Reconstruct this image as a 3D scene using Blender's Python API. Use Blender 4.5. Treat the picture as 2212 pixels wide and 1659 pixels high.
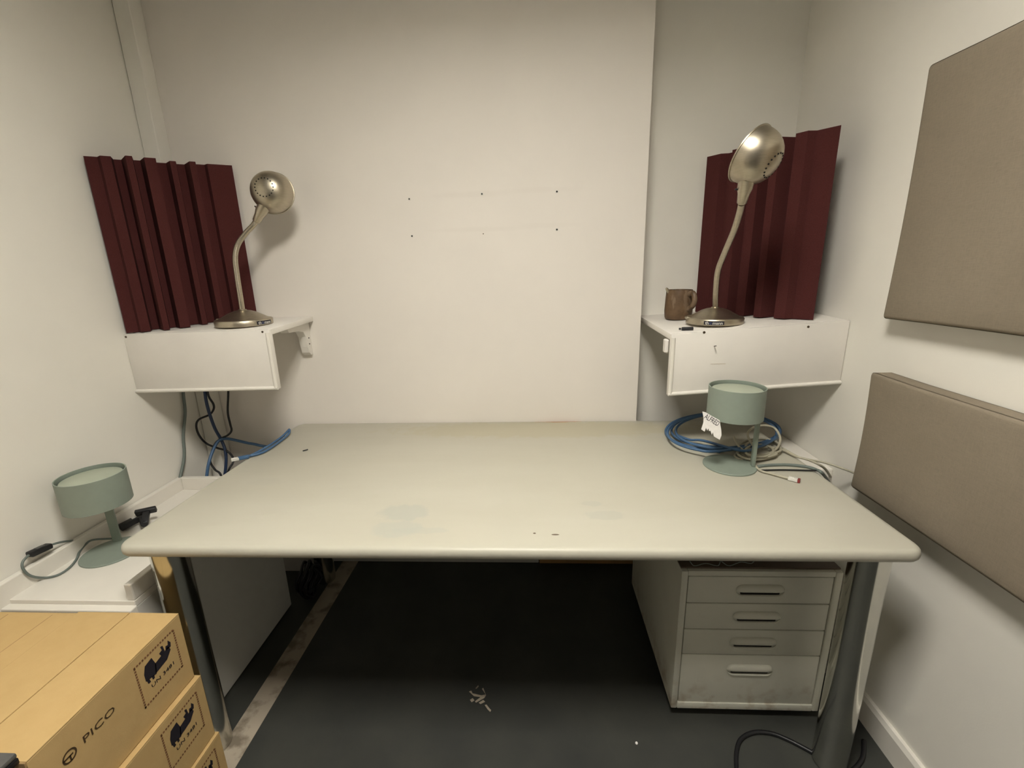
import bpy, bmesh, math, random
from mathutils import Vector, Matrix
random.seed(7)
for o in list(bpy.data.objects): bpy.data.objects.remove(o)
scene = bpy.context.scene
col = scene.collection

# ------------------------------------------------------------------ camera
F = 956.95; PITCH = 0.254122; YAW = 0.052625; ROLL = -0.026152
CAM = Vector((0.07567, -1.68974, 1.30562))
def _basis():
    f = Vector((0, math.cos(PITCH), -math.sin(PITCH))); r = Vector((1, 0, 0)); u = r.cross(f)
    Rz = Matrix.Rotation(YAW, 3, 'Z'); f = Rz @ f; r = Rz @ r; u = Rz @ u
    c, s = math.cos(ROLL), math.sin(ROLL)
    return c*r + s*u, -s*r + c*u, f
RT, UP, FW = _basis()
cd = bpy.data.cameras.new('camera'); cam = bpy.data.objects.new('camera', cd); col.objects.link(cam)
cd.sensor_fit = 'HORIZONTAL'; cd.sensor_width = 36; cd.lens = F*36/2212; cd.clip_start = .02
cam.matrix_world = Matrix(((RT.x, UP.x, -FW.x, CAM.x), (RT.y, UP.y, -FW.y, CAM.y), (RT.z, UP.z, -FW.z, CAM.z), (0, 0, 0, 1)))
scene.camera = cam
# ------------------------------------------------------------------ world, exposure (the room's lamp is built with the ceiling)
w = bpy.data.worlds.new('world'); scene.world = w; w.use_nodes = True
w.node_tree.nodes['Background'].inputs[0].default_value = (.9, .95, 1, 1)
w.node_tree.nodes['Background'].inputs[1].default_value = 0.0
scene.view_settings.view_transform = 'Standard'; scene.view_settings.look = 'None'
scene.view_settings.exposure = 0.0; scene.view_settings.gamma = 1.0; scene.view_settings.use_curve_mapping = False
LIGHT_POS = (0.00, -1.42, 2.52); LIGHT_SIZE = .50; LIGHT_POWER = 61.5; LIGHT_COL = (1.0, .965, .875)

# ------------------------------------------------------------------ pixel -> place (on a known plane)
def ray(px, py): return RT*((px-1106)/F) - UP*((py-829.5)/F) + FW
def P(px, py, x=None, y=None, z=None):
    d = ray(px, py)
    t = (x-CAM.x)/d.x if x is not None else (y-CAM.y)/d.y if y is not None else (z-CAM.z)/d.z
    return CAM + d*t

# ------------------------------------------------------------------ materials
def srgb(r, g, b):
    f = lambda c: ((c/255+.055)/1.055)**2.4 if c > 10 else c/255/12.92
    return (f(r), f(g), f(b), 1)
class Mat:
    def __init__(s, name):
        s.m = bpy.data.materials.new(name); s.m.use_nodes = True
        s.nt = s.m.node_tree; s.b = s.nt.nodes['Principled BSDF']; s.L = s.nt.links.new
    def n(s, t, **kw):
        nd = s.nt.nodes.new(t)
        for k, v in kw.items(): setattr(nd, k, v)
        return nd
    def coord(s): return s.n('ShaderNodeTexCoord').outputs['Object']
    def noise(s, scale, detail=4, rough=.55, vec=None, mapping=None):
        nd = s.n('ShaderNodeTexNoise'); nd.inputs['Scale'].default_value = scale; nd.inputs['Detail'].default_value = detail
        nd.inputs['Roughness'].default_value = rough
        v = vec or s.coord()
        if mapping:
            mp = s.n('ShaderNodeMapping'); mp.inputs['Scale'].default_value = mapping; s.L(v, mp.inputs['Vector']); v = mp.outputs[0]
        s.L(v, nd.inputs['Vector']); return nd.outputs['Fac']
    def ramp(s, fac, stops):
        r = s.n('ShaderNodeValToRGB'); e = r.color_ramp.elements
        while len(e) < len(stops): e.new(.5)
        for i, (p, c) in enumerate(stops): e[i].position = p; e[i].color = c
        s.L(fac, r.inputs[0]); return r.outputs['Color']
    def mix(s, fac, a, b):
        m = s.n('ShaderNodeMix', data_type='RGBA')
        for i, v in ((0, fac), (6, a), (7, b)):
            if hasattr(v, 'links'): s.L(v, m.inputs[i])
            else: m.inputs[i].default_value = v
        return m.outputs[2]
    def math(s, op, a, b=0.0):
        m = s.n('ShaderNodeMath', operation=op)
        for i, v in ((0, a), (1, b)):
            if hasattr(v, 'links'): s.L(v, m.inputs[i])
            else: m.inputs[i].default_value = v
        return m.outputs[0]
    def color(s, c):
        if hasattr(c, 'links'): s.L(c, s.b.inputs['Base Color'])
        else: s.b.inputs['Base Color'].default_value = c
        return s
    def bump(s, h, strength=.1, dist=.001):
        bp = s.n('ShaderNodeBump'); bp.inputs['Strength'].default_value = strength; bp.inputs['Distance'].default_value = dist
        s.L(h, bp.inputs['Height']); s.L(bp.outputs[0], s.b.inputs['Normal']); return s
    def set(s, rough=.6, metal=0, spec=.5, **kw):
        s.b.inputs['Roughness'].default_value = rough; s.b.inputs['Metallic'].default_value = metal
        s.b.inputs['Specular IOR Level'].default_value = spec
        for k, v in kw.items(): s.b.inputs[k].default_value = v
        return s
def sc(c, k): return (min(1, c[0]*k), min(1, c[1]*k), min(1, c[2]*k), 1)
def simple(name, c, rough=.6, metal=0, spec=.5, var=.06, scale=14, bump=0, bscale=300):
    m = Mat(name).set(rough, metal, spec)
    m.color(m.ramp(m.noise(scale), [(.3, sc(c, 1-var)), (.7, sc(c, 1+var))]))
    if bump: m.bump(m.noise(bscale, 2), bump)
    return m
def blob(m, c, rx, ry, soft=.25, wob=.5, wscale=18, axis='xy'):
    """1 inside a ragged ellipse round c (object coords, xy plane), 0 outside"""
    sub = m.n('ShaderNodeVectorMath', operation='SUBTRACT'); m.L(m.coord(), sub.inputs[0]); sub.inputs[1].default_value = c
    sx = m.n('ShaderNodeVectorMath', operation='MULTIPLY'); m.L(sub.outputs[0], sx.inputs[0]); sx.inputs[1].default_value = (1/rx, 1/ry, 0) if axis == 'xy' else (1/rx, 0, 1/ry)
    ln = m.n('ShaderNodeVectorMath', operation='LENGTH'); m.L(sx.outputs[0], ln.inputs[0])
    d = m.math('ADD', ln.outputs['Value'], m.math('MULTIPLY', m.math('SUBTRACT', m.noise(wscale, 3), .5), wob*2))
    mr = m.n('ShaderNodeMapRange'); mr.inputs['From Min'].default_value = 1+soft/2; mr.inputs['From Max'].default_value = 1-soft/2
    m.L(d, mr.inputs['Value']); return mr.outputs[0]

M = {}
M['wall'] = simple('wall_paint', (.80, .755, .70, 1), .85, var=.025, scale=2.5, bump=.12, bscale=260)
m = Mat('board_wall_paint').set(.85)
c0 = m.ramp(m.noise(2.5), [(.3, (.78, .736, .683, 1)), (.7, (.82, .774, .717, 1))])
for (bx, bz, rx, rz, k) in ((-.14, 1.566, .13, .009, .15), (.10, 1.573, .13, .008, .12), (-.13, 1.447, .15, .008, .14), (.12, 1.454, .10, .008, .12)):
    c0 = m.mix(m.math('MULTIPLY', blob(m, (bx, 0, bz), rx, rz, .9, .4, 20, 'xz'), k), c0, (.66, .61, .55, 1))
m.color(c0); m.bump(m.noise(260, 2), .12); M['wall'] = m
M['wall_side'] = simple('side_wall_paint', (.825, .80, .735, 1), .85, var=.03, scale=2.5, bump=.12, bscale=260)
M['wall_front'] = simple('bounce_cut_grey', (.05, .05, .055, 1), .8, var=.03)  # near-black so the unseen wall behind the camera returns little bounce light
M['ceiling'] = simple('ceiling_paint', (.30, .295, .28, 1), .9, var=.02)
M['shelf'] = simple('shelf_white_paint', (.79, .755, .705, 1), .55, var=.03, scale=8, bump=.08, bscale=120)
M['white_wood'] = simple('white_gloss_wood', (.80, .765, .70, 1), .4, var=.03, scale=8)
M['laminate'] = simple('white_laminate', (.66, .65, .61, 1), .5, var=.03, scale=6)
M['foam'] = simple('maroon_foam', (.073, .0215, .0205, 1), 1, spec=.1, var=.16, scale=500, bump=.5, bscale=700)
M['fabric'] = None
m = Mat('taupe_fabric').set(.95, spec=.15)
wv = m.noise(1, 2, mapping=(900, 900, 90)); wv2 = m.noise(1, 2, mapping=(900, 90, 900)); big = m.noise(5, 3)
cc = m.ramp(big, [(.3, (.265, .222, .166, 1)), (.7, (.300, .252, .192, 1))])
m.color(m.mix(m.math('MULTIPLY', m.math('MULTIPLY', wv, wv2), 1.2), cc, (.18, .15, .112, 1))); m.bump(m.math('MULTIPLY', wv, wv2), .35); M['fabric'] = m
m = Mat('brushed_nickel').set(.38, 1)
g = m.noise(60, 3, mapping=(1, 1, 9)); m.color(m.ramp(g, [(.3, (.46, .41, .32, 1)), (.7, (.53, .475, .375, 1))])); M['nickel'] = m
M['nickel_dark'] = Mat('dark_hole').set(.9).color((.012, .010, .008, 1))
m = Mat('chrome').set(.15, 1); m.color(m.ramp(m.noise(20), [(.3, (.60, .60, .56, 1)), (.7, (.66, .65, .60, 1))])); M['chrome'] = m
M['green'] = simple('sage_green_metal', (.245, .290, .245, 1), .5, var=.03, scale=40)
M['green_diff'] = simple('sage_diffuser', (.40, .44, .35, 1), .6, var=.03, scale=40)
M['black'] = simple('black_plastic', (.012, .012, .014, 1), .45, var=.2)
M['black_cable'] = simple('black_cable_sheath', (.010, .010, .012, 1), .4, var=.2)
M['blue_cable'] = simple('blue_cable_sheath', (.055, .125, .245, 1), .45, var=.1)
M['navy_cable'] = simple('navy_cable_sheath', (.020, .040, .095, 1), .45, var=.1)
M['grey_cable'] = simple('grey_cable_sheath', (.42, .39, .30, 1), .5, var=.06)
M['teal_cable'] = simple('grey_green_cable', (.15, .18, .165, 1), .5, var=.06)
M['white_plastic'] = simple('clear_white_plastic', (.75, .73, .68, 1), .25, var=.03)
M['red_plastic'] = simple('red_plastic', (.22, .03, .03, 1), .35)
M['wood'] = simple('pine_batten', (.40, .24, .10, 1), .6, var=.15, scale=9)
M['dark_case'] = simple('dark_grey_case', (.10, .10, .095, 1), .5, var=.1, scale=60)
M['brown'] = simple('dark_brown_board', (.11, .075, .05, 1), .6, var=.15)
M['ink'] = Mat('black_ink').set(.7).color((.014, .011, .018, 1))
M['brown_ink'] = Mat('brown_ink').set(.8).color((.060, .032, .010, 1))
M['red_ink'] = simple('red_brown_hatch', (.20, .085, .035, 1), .8, var=.5, scale=220)
M['paper'] = simple('white_paper', (.86, .83, .80, 1), .8, var=.05, scale=90)
M['label_white'] = Mat('label_white').set(.5).color((.82, .80, .76, 1))
M['label_blue'] = Mat('label_blue').set(.5).color((.04, .06, .16, 1))
M['screw'] = simple('dull_screw', (.10, .075, .05, 1), .5, .6, var=.3, scale=200)
M['pot'] = None
# desktop: cream laminate with worn smudges
m = Mat('cream_desktop').set(.42, spec=.4)
c0 = m.ramp(m.noise(3.2, 6, mapping=(.6, 2.2, 1)), [(.25, (.480, .460, .380, 1)), (.75, (.525, .507, .428, 1))])
for (bx, by, rx, ry, k, cl) in ((-.265, -.690, .062, .040, .75, (.425, .43, .375, 1)), (-.258, -.765, .060, .034, .65, (.43, .435, .38, 1)), (-.205, -.770, .070, .013, .5, (.43, .435, .38, 1)),
                                (.250, -.700, .050, .022, .45, (.42, .425, .37, 1)), (.222, -.645, .028, .015, .4, (.42, .425, .37, 1)), (-.73, -.52, .05, .02, .25, (.43, .42, .37, 1)),
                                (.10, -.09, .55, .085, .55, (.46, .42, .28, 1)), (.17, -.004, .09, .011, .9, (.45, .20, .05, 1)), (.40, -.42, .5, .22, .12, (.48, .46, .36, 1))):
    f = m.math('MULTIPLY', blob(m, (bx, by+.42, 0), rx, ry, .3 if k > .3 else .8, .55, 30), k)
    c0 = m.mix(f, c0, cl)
for (bx, by, rx, ry) in ((.071, -.780, .0035, .003), (.119, -.785, .009, .0028)):
    c0 = m.mix(blob(m, (bx, by+.42, 0), rx, ry, .3, .2), c0, (.12, .09, .06, 1))
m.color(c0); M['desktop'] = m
# floor: dark grey painted concrete
m = Mat('grey_floor_paint').set(.55, spec=.35)
c0 = m.ramp(m.noise(4, 5), [(.3, (.036, .038, .035, 1)), (.7, (.056, .057, .049, 1))])
sp = m.ramp(m.noise(170, 2), [(.76, (0, 0, 0, 1)), (.80, (1, 1, 1, 1))])
m.color(m.mix(m.math('MULTIPLY', sp, .12), c0, (.5, .46, .38, 1))); m.bump(m.noise(60, 4), .15); M['floor'] = m
m = Mat('worn_cream_stripe').set(.7)
st = m.ramp(m.noise(14, 5), [(.36, (.20, .165, .12, 1)), (.5, (.42, .36, .28, 1))]); m.color(st); M['stripe'] = m
m = Mat('pedestal_paint').set(.45)
c0 = m.ramp(m.noise(9, 4), [(.3, (.67, .66, .57, 1)), (.7, (.72, .71, .615, 1))])
sep = m.n('ShaderNodeSeparateXYZ'); m.L(m.coord(), sep.inputs[0])
low = m.n('ShaderNodeMapRange'); low.inputs['From Min'].default_value = .16; low.inputs['From Max'].default_value = .05; m.L(sep.outputs['Z'], low.inputs['Value'])
rust = m.math('MULTIPLY', low.outputs[0], m.ramp(m.noise(22, 5), [(.50, (0, 0, 0, 1)), (.68, (1, 1, 1, 1))]))
m.color(m.mix(m.math('MULTIPLY', rust, .6), c0, (.30, .19, .09, 1))); M['pedestal'] = m
m = Mat('cardboard').set(.9, spec=.2)
c0 = m.ramp(m.noise(30, 4), [(.3, (.535, .368, .162, 1)), (.7, (.565, .392, .178, 1))]); m.color(c0); m.bump(m.noise(500, 2), .15); M['card'] = m
m = Mat('cardboard_edge').set(.9); m.color(m.ramp(m.noise(300), [(.3, (.30, .19, .08, 1)), (.7, (.42, .27, .12, 1))])); M['card_edge'] = m
m = Mat('stoneware_glaze').set(.5)
c0 = m.ramp(m.noise(35, 5), [(.3, (.085, .048, .022, 1)), (.7, (.150, .090, .046, 1))])
c1 = m.ramp(m.noise(1, 4, mapping=(26, 26, 10)), [(.54, (0, 0, 0, 1)), (.60, (1, 1, 1, 1))])
m.color(m.mix(m.math('MULTIPLY', c1, .75), c0, (.21, .145, .095, 1))); m.bump(m.noise(90), .2); M['pot'] = m
m = Mat('lamp_diffuser'); m.b.inputs['Emission Color'].default_value = (*LIGHT_COL, 1); m.b.inputs['Emission Strength'].default_value = LIGHT_POWER; m.set(.8); M['emit'] = m
m = Mat('clear_glass').set(.05, **{'Transmission Weight': 1.0}); m.color((.95, .97, .95, 1)); M['glass'] = m

# ------------------------------------------------------------------ mesh helpers
ORG = {}
def new_obj(name, verts, faces, mat, parent=None, smooth=False, origin=None, angle=None):
    org = ORG[parent.name] if parent is not None else Vector(origin or (0, 0, 0))
    me = bpy.data.meshes.new(name); me.from_pydata([tuple(Vector(v)-org) for v in verts], [], faces); me.update()
    if mat: me.materials.append(mat.m if isinstance(mat, Mat) else mat)
    if smooth:
        for p in me.polygons: p.use_smooth = True
        if angle: 
            bm = bmesh.new(); bm.from_mesh(me)
            for e in bm.edges:
                if len(e.link_faces) == 2 and e.calc_face_angle(0) > math.radians(angle): e.smooth = False
            bm.to_mesh(me); bm.free()
    o = bpy.data.objects.new(name, me); col.objects.link(o)
    if parent is not None: o.parent = parent
    else: o.location = org
    ORG[o.name] = org
    return o
def thing(name, loc, label=None, cat=None, group=None, kind=None):
    o = bpy.data.objects.new(name, None); o.empty_display_size = .03; col.objects.link(o); o.location = loc; ORG[o.name] = Vector(loc)
    return tag(o, label, cat, group, kind)
def tag(o, label=None, cat=None, group=None, kind=None):
    for k, v in (('label', label), ('category', cat), ('group', group), ('kind', kind)):
        if v: o[k] = v
    return o
class G:
    """collects geometry for one mesh"""
    def __init__(s): s.v = []; s.f = []
    def add(s, verts, faces):
        b = len(s.v); s.v += [Vector(v) for v in verts]; s.f += [tuple(i+b for i in f) for f in faces]; return s
    def bm(s, bm):
        bm.verts.index_update(); s.add([v.co.copy() for v in bm.verts], [[v.index for v in f.verts] for f in bm.faces]); bm.free(); return s
    def box(s, x0, x1, y0, y1, z0, z1, bev=0, seg=2):
        return s.hexa([(x0,y0,z0),(x1,y0,z0),(x1,y1,z0),(x0,y1,z0),(x0,y0,z1),(x1,y0,z1),(x1,y1,z1),(x0,y1,z1)], bev, seg)
    def hexa(s, c, bev=0, seg=2):
        bm = bmesh.new(); vs = [bm.verts.new(p) for p in c]
        for f in ((3,2,1,0),(4,5,6,7),(0,1,5,4),(1,2,6,5),(2,3,7,6),(3,0,4,7)): bm.faces.new([vs[i] for i in f])
        if bev: bmesh.ops.bevel(bm, geom=bm.edges[:], offset=bev, segments=seg, affect='EDGES', profile=.5)
        return s.bm(bm)
    def obox(s, c, u, v, w, hu, hv, hw, bev=0):
        c, u, v, w = Vector(c), Vector(u).normalized(), Vector(v).normalized(), Vector(w).normalized()
        q = [c+u*a*hu+v*b*hv+w*d*hw for d in (-1, 1) for a, b in ((-1,-1),(1,-1),(1,1),(-1,1))]
        return s.hexa(q, bev)
    def lathe(s, prof, mat=None, seg=32, caps=True):
        mat = mat or Matrix(); V = []; Fc = []; n = len(prof)
        for i in range(seg):
            a = 2*math.pi*i/seg
            for r, z in prof: V.append(mat @ Vector((r*math.cos(a), r*math.sin(a), z)))
        for i in range(seg):
            j = (i+1) % seg
            for k in range(n-1): Fc.append((i*n+k, j*n+k, j*n+k+1, i*n+k+1))
        if caps:
            if prof[0][0] > 1e-6: Fc.append(tuple(i*n for i in range(seg))[::-1])
            if prof[-1][0] > 1e-6: Fc.append(tuple(i*n+n-1 for i in range(seg)))
        return s.add(V, Fc)
    def tube(s, pts, r, seg=8, smooth=True, sub=6, closed=False):
        pts = [Vector(p) for p in pts]
        rr = r if isinstance(r, (list, tuple)) else [r]*len(pts)
        if smooth and len(pts) > 2:
            Q = []; RR = []; n = len(pts); rng = n if closed else n-1
            for i in range(rng):
                g = lambda k: pts[k % n] if closed else pts[max(0, min(n-1, k))]
                p0, p1, p2, p3 = g(i-1), g(i), g(i+1), g(i+2)
                for k in range(sub):
                    t = k/sub
                    Q.append(.5*((2*p1)+(p2-p0)*t+(2*p0-5*p1+4*p2-p3)*t*t+(3*p1-p0-3*p2+p3)*t**3)); RR.append(rr[i]*(1-t)+rr[(i+1) % n]*t)
            if not closed: Q.append(pts[-1]); RR.append(rr[-1])
            pts, rr = Q, RR
        n = len(pts); V = []; Fc = []; up = None
        for i, p in enumerate(pts):
            t = (pts[(i+1) % n if closed else min(n-1, i+1)]-pts[(i-1) % n if closed else max(0, i-1)]).normalized()
            if up is None: up = t.orthogonal().normalized()
            up = (up - t*up.dot(t)).normalized(); b = t.cross(up)
            for k in range(seg):
                a = 2*math.pi*k/seg; V.append(p+(up*math.cos(a)+b*math.sin(a))*rr[i])
        for i in range(n if closed else n-1):
            j = (i+1) % n
            for k in range(seg): Fc.append((i*seg+k, i*seg+(k+1) % seg, j*seg+(k+1) % seg, j*seg+k))
        if not closed: Fc.append(tuple(range(seg))[::-1]); Fc.append(tuple((n-1)*seg+k for k in range(seg)))
        return s.add(V, Fc)
    def prism(s, poly, o, u, v, w, depth):
        """polygon (a,b) in frame o,u,v pushed along w by depth"""
        o, u, v, w = Vector(o), Vector(u), Vector(v), Vector(w); n = len(poly)
        V = [o+u*a+v*b for a, b in poly]+[o+u*a+v*b+w*depth for a, b in poly]
        Fc = [tuple(range(n))[::-1], tuple(range(n, 2*n))]+[(i, (i+1) % n, (i+1) % n+n, i+n) for i in range(n)]
        return s.add(V, Fc)
    def build(s, name, mat, parent=None, smooth=False, origin=None, angle=35): return new_obj(name, s.v, s.f, mat, parent, smooth, origin, angle)
def frame(o, w, up=Vector((0, 0, 1))):
    w = Vector(w).normalized(); u = Vector(up).cross(w)
    if u.length < 1e-4: u = Vector((1, 0, 0))
    u.normalize(); v = w.cross(u); o = Vector(o)
    return Matrix(((u.x, v.x, w.x, o.x), (u.y, v.y, w.y, o.y), (u.z, v.z, w.z, o.z), (0, 0, 0, 1)))
def text_geo(body, size, extrude=.0002, spacing=1.0):
    cu = bpy.data.curves.new('txt', 'FONT'); cu.body = body; cu.size = size; cu.extrude = extrude; cu.resolution_u = 2
    cu.align_x = 'CENTER'; cu.align_y = 'CENTER'; cu.space_character = spacing
    ob = bpy.data.objects.new('txt', cu); me = bpy.data.meshes.new_from_object(ob)
    V = [v.co.copy() for v in me.vertices]; Fc = [tuple(p.vertices) for p in me.polygons]
    bpy.data.objects.remove(ob); bpy.data.curves.remove(cu); bpy.data.meshes.remove(me)
    return V, Fc

# ================================================================== THE ROOM
XL, XR, YB, YR, YF, ZC = -1.275, 1.03, 0.0, 0.135, -3.0, 2.56
def struct(o): return tag(o, kind='structure')
fl = struct(G().box(XL-.1, XR+.1, YF-.1, YR+.1, -.08, 0).build('floor', M['floor']))
xa = -.795; stripe = G().add([(xa-.037, YF, .0006), (xa+.037, YF, .0006), (xa+.037, YR, .0006), (xa-.037, YR, .0006)], [(0, 1, 2, 3)]).build('floor_stripe', M['stripe'], fl)
stripe['label'] = 'worn cream painted line along the grey floor'
struct(G().box(XL-.1, XR+.1, YF-.1, YR+.1, ZC, ZC+.08).build('ceiling', M['ceiling']))
struct(G().box(XL-.1, XL, YF, YR, 0, ZC).build('wall_left', M['wall_side']))
struct(G().box(XR, XR+.1, YF, YR, 0, ZC).build('wall_right', M['wall_side']))
struct(G().box(XL-.1, XR+.1, YR, YR+.1, 0, ZC).build('wall_rear', M['wall_side']))
struct(G().box(XL-.1, XR+.1, YF-.1, YF, 0, ZC).build('wall_front', M['wall_front']))  # out of view; set close and kept dark to cut bounce light
wb = struct(G().prism([(XL, 0), (-.9, 0), (-.9, .60), (.477, .60), (.477, ZC), (XL, ZC)], (0, YB, 0), (1, 0, 0), (0, 0, 1), (0, 1, 0), YR-YB).build('wall_back', M['wall']))
# plug holes left by a removed fitting
for px, py, r in ((884, 430, .0052), (1041, 419, .0052), (1203, 414, .0060), (890, 510, .0056), (1203, 496, .0060), (1044, 505, .002)):
    c = P(px, py, y=YB)
    fr = frame((c.x, YB, c.z), (0, -1, 0))
    if r > .003:
        plug = G().lathe([(r, 0), (r, .0012), (r*.55, .0012), (r*.5, -.004)], fr, 14, caps=False).build('wall_plug', M['white_plastic'], wb, True)
        G().lathe([(r*.55, .0008)], fr, 14).build('plug_hole', M['nickel_dark'], plug) if False else G().add([fr @ Vector((r*.55*math.cos(a*math.pi/6), r*.55*math.sin(a*math.pi/6), .0006)) for a in range(12)], [tuple(range(12))]).build('plug_hole', M['nickel_dark'], plug)
    else:
        G().lathe([(r, 0), (r, .0005), (0, .0005)], fr, 10).build('nail_hole', M['screw'], wb)
# boxed-in pipe in the left corner, floor to ceiling
struct(G().box(XL+.003, XL+.058, YB-.055, YB, 0, ZC, .002).build('trim_1', M['wall_side']))
# skirting on the right wall
bb = G().prism([(0, 0), (.016, 0), (.016, .072), (.010, .084), (0, .084)], (XR, YF, 0), (-1, 0, 0), (0, 0, 1), (0, 1, 0), YR-YF)
struct(bb.build('baseboard_right', M['white_wood']))
struct(G().prism([(0, 0), (.016, 0), (.016, .072), (.010, .084), (0, .084)], (XL, YF, 0), (1, 0, 0), (0, 0, 1), (0, 1, 0), -.86-YF-.5).build('baseboard_left', M['white_wood']))
struct(G().box(-.898, .084, .07, YR, 0, .10, .003).build('baseboard_back', M['laminate']))
struct(G().box(.087, .985, .066, YR, 0, .095, .003).build('trim_3', M['wood']))
# white pipe boxing low on the right wall behind the desk end
bx = G().box(XR-.115, XR, -.34, YR, 0, .66, .006); struct(bx.build('trim_2', M['white_wood']))
# ceiling light
L = LIGHT_POS; h = LIGHT_SIZE/2
cl = thing('ceiling_light', (L[0], L[1], ZC), 'square white ceiling light panel above the desk', 'light')
G().box(L[0]-h-.02, L[0]+h+.02, L[1]-h-.02, L[1]+h+.02, L[2]+.012, ZC, .004).build('housing', M['white_wood'], cl)
G().add([(L[0]-h, L[1]-h, L[2]), (L[0]-h, L[1]+h, L[2]), (L[0]+h, L[1]+h, L[2]), (L[0]+h, L[1]-h, L[2])], [(0, 1, 2, 3)]).build('diffuser', M['emit'], cl)
for a, b in (((-1, 0), (0, 1)), ((1, 0), (0, 1)), ((0, -1), (1, 0)), ((0, 1), (1, 0))):
    cx, cy = L[0]+a[0]*(h+.01), L[1]+a[1]*(h+.01)
    hx, hy = (.01, h+.02) if a[0] else (h, .01)
    G().box(cx-hx, cx+hx, cy-hy, cy+hy, L[2]-.125, L[2]+.012).build('frame_bar', M['white_wood'], cl)

# ================================================================== DESK
H = .71; TD = .843; HW = .90
desk = thing('desk', (0, -.42, 0), 'long cream laminate desk with round chrome legs standing against the wall', 'desk')
# rounded outline, bull-nosed edge
def rrect(x0, x1, y0, y1, r, n=6):
    out = []
    for cx, cy, a0 in ((x1-r, y0+r, -90), (x1-r, y1-r, 0), (x0+r, y1-r, 90), (x0+r, y0+r, 180)):
        for k in range(n+1):
            a = math.radians(a0+90*k/n); out.append((cx+r*math.cos(a), cy+r*math.sin(a)))
    return out
g = G(); rings = []; T = .032
prof = [(.014, 0), (.006, .0015), (.0015, .006), (0, .014), (.0008, .022), (.005, .028), (.013, T)]
for ins, dz in prof: rings.append([(x, y, H-dz) for x, y in rrect(-HW+ins, HW-ins, -TD+ins, -.003-ins*.3, max(.012, .034-ins))])
n = len(rings[0]); V = [p for r in rings for p in r]; Fc = [tuple(range(n)), tuple((len(rings)-1)*n+i for i in range(n))[::-1]]
for k in range(len(rings)-1):
    for i in range(n): Fc.append((k*n+i, (k+1)*n+i, (k+1)*n+(i+1) % n, k*n+(i+1) % n))
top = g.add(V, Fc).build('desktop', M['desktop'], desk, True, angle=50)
for sx in (-1, 1):
    for y in (-.755, -.055):
        G().lathe([(.034, 0), (.038, .004), (.0395, .02), (.0395, H-T-.006), (.046, H-T-.004), (.046, H-T)], Matrix.Translation((sx*.852, y, 0)), 40).build('leg', M['chrome'], desk, True)
G().box(-.80, .80, -.06, -.03, .60, H-T, .003).build('rail', M['laminate'], desk)
G().box(-.82, -.80, -.70, -.10, .64, H-T, .002).build('side_rail', M['laminate'], desk)
G().box(.80, .82, -.70, -.10, .64, H-T, .002).build('side_rail', M['laminate'], desk)

# ================================================================== DRAWER PEDESTAL
px0, px1, py0, py1, pz0, pz1 = .466, .888, -.642, -.102, .035, .505
ped = thing('drawer_pedestal', ((px0+px1)/2, (py0+py1)/2, 0), 'grey metal pedestal with four drawers under the right end of the desk', 'drawers')
b = G(); e = .018
b.box(px0, px0+e, py0, py1, pz0, pz1, .003); b.box(px1-e, px1, py0, py1, pz0, pz1, .003)
b.box(px0+e, px1-e, py0, py1, pz0, pz0+.022, .002); b.box(px0+e, px1-e, py0+.002, py1, pz1-.016, pz1, .002); b.box(px0+e, px1-e, py1-.012, py1, pz0, pz1)
b.build('body', M['pedestal'], ped, True)
G().box(px0+.001, px1-.001, py0+.012, py1, pz1+.0003, pz1+.005, .001).build('top_board', M['brown'], ped)
G().box(px0+.02, px1-.02, py0+.03, py1-.02, .012, pz0).build('plinth', M['black'], ped)
for cx in (px0+.035, px1-.035):
    for cy in (py0+.045, py1-.05):
        G().lathe([(.012, 0), (.016, .003), (.016, .014)], Matrix.Translation((cx, cy, 0)), 14).build('foot', M['black'], ped, True)
def handle_geo(cx, cz, y):
    g = G(); Lh = .064; R = .0185; cs = [(1, 0), (.94, .45), (.72, .85), (.35, 1.0), (.06, .98), (0, .85), (.02, .3), (0, .05)]
    lip = [(-.68, .05), (-.70, .5), (-.82, .62), (-.94, .4), (-1, 0)]
    for sec in (cs, lip):
        N = 26; V = []; Fc = []
        for i in range(N+1):
            a = math.pi*i/N; u = -Lh*math.cos(a)
            ov = max(0, abs(u)-(Lh-R))/R; s = math.sqrt(max(0, 1-ov*ov))
            for vv, dd in sec: V.append((cx+u, y-.0005-dd*.0095*max(.03, s), cz+vv*R*max(.03, s)))
        k = len(sec)
        for i in range(N):
            for j in range(k-1): Fc.append((i*k+j, (i+1)*k+j, (i+1)*k+j+1, i*k+j+1))
        g.add(V, Fc)
    return g
zt = pz1-.016; hts = [.0865, .0865, .0865, .1725]; zc = zt
for i, hh in enumerate(hts):
    z1, z0 = zc-.0022, zc-hh+.0008; zc -= hh
    d = G().box(px0+e+.0022, px1-e-.0022, py0+.003, py0+.40, z0, z1, .0025).build('drawer', M['pedestal'], ped, True)
    hz = z1-.042 if i < 3 else z1-.048
    cxh = (px0+px1)/2+.002
    handle_geo(cxh, hz, py0+.003).build('handle', M['pedestal'], d, True, angle=60)
    rec = [(cxh+u*.052, hz+v*.0068-.0062) for u, v in ((-1, -.6), (-.95, -1), (.95, -1), (1, -.6), (1, .6), (.95, 1), (-.95, 1), (-1, .6))]
    G().prism(rec, (0, py0+.0028, 0), (1, 0, 0), (0, 0, 1), (0, -1, 0), .0006).build('handle_slot', M['nickel_dark'], d)

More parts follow.
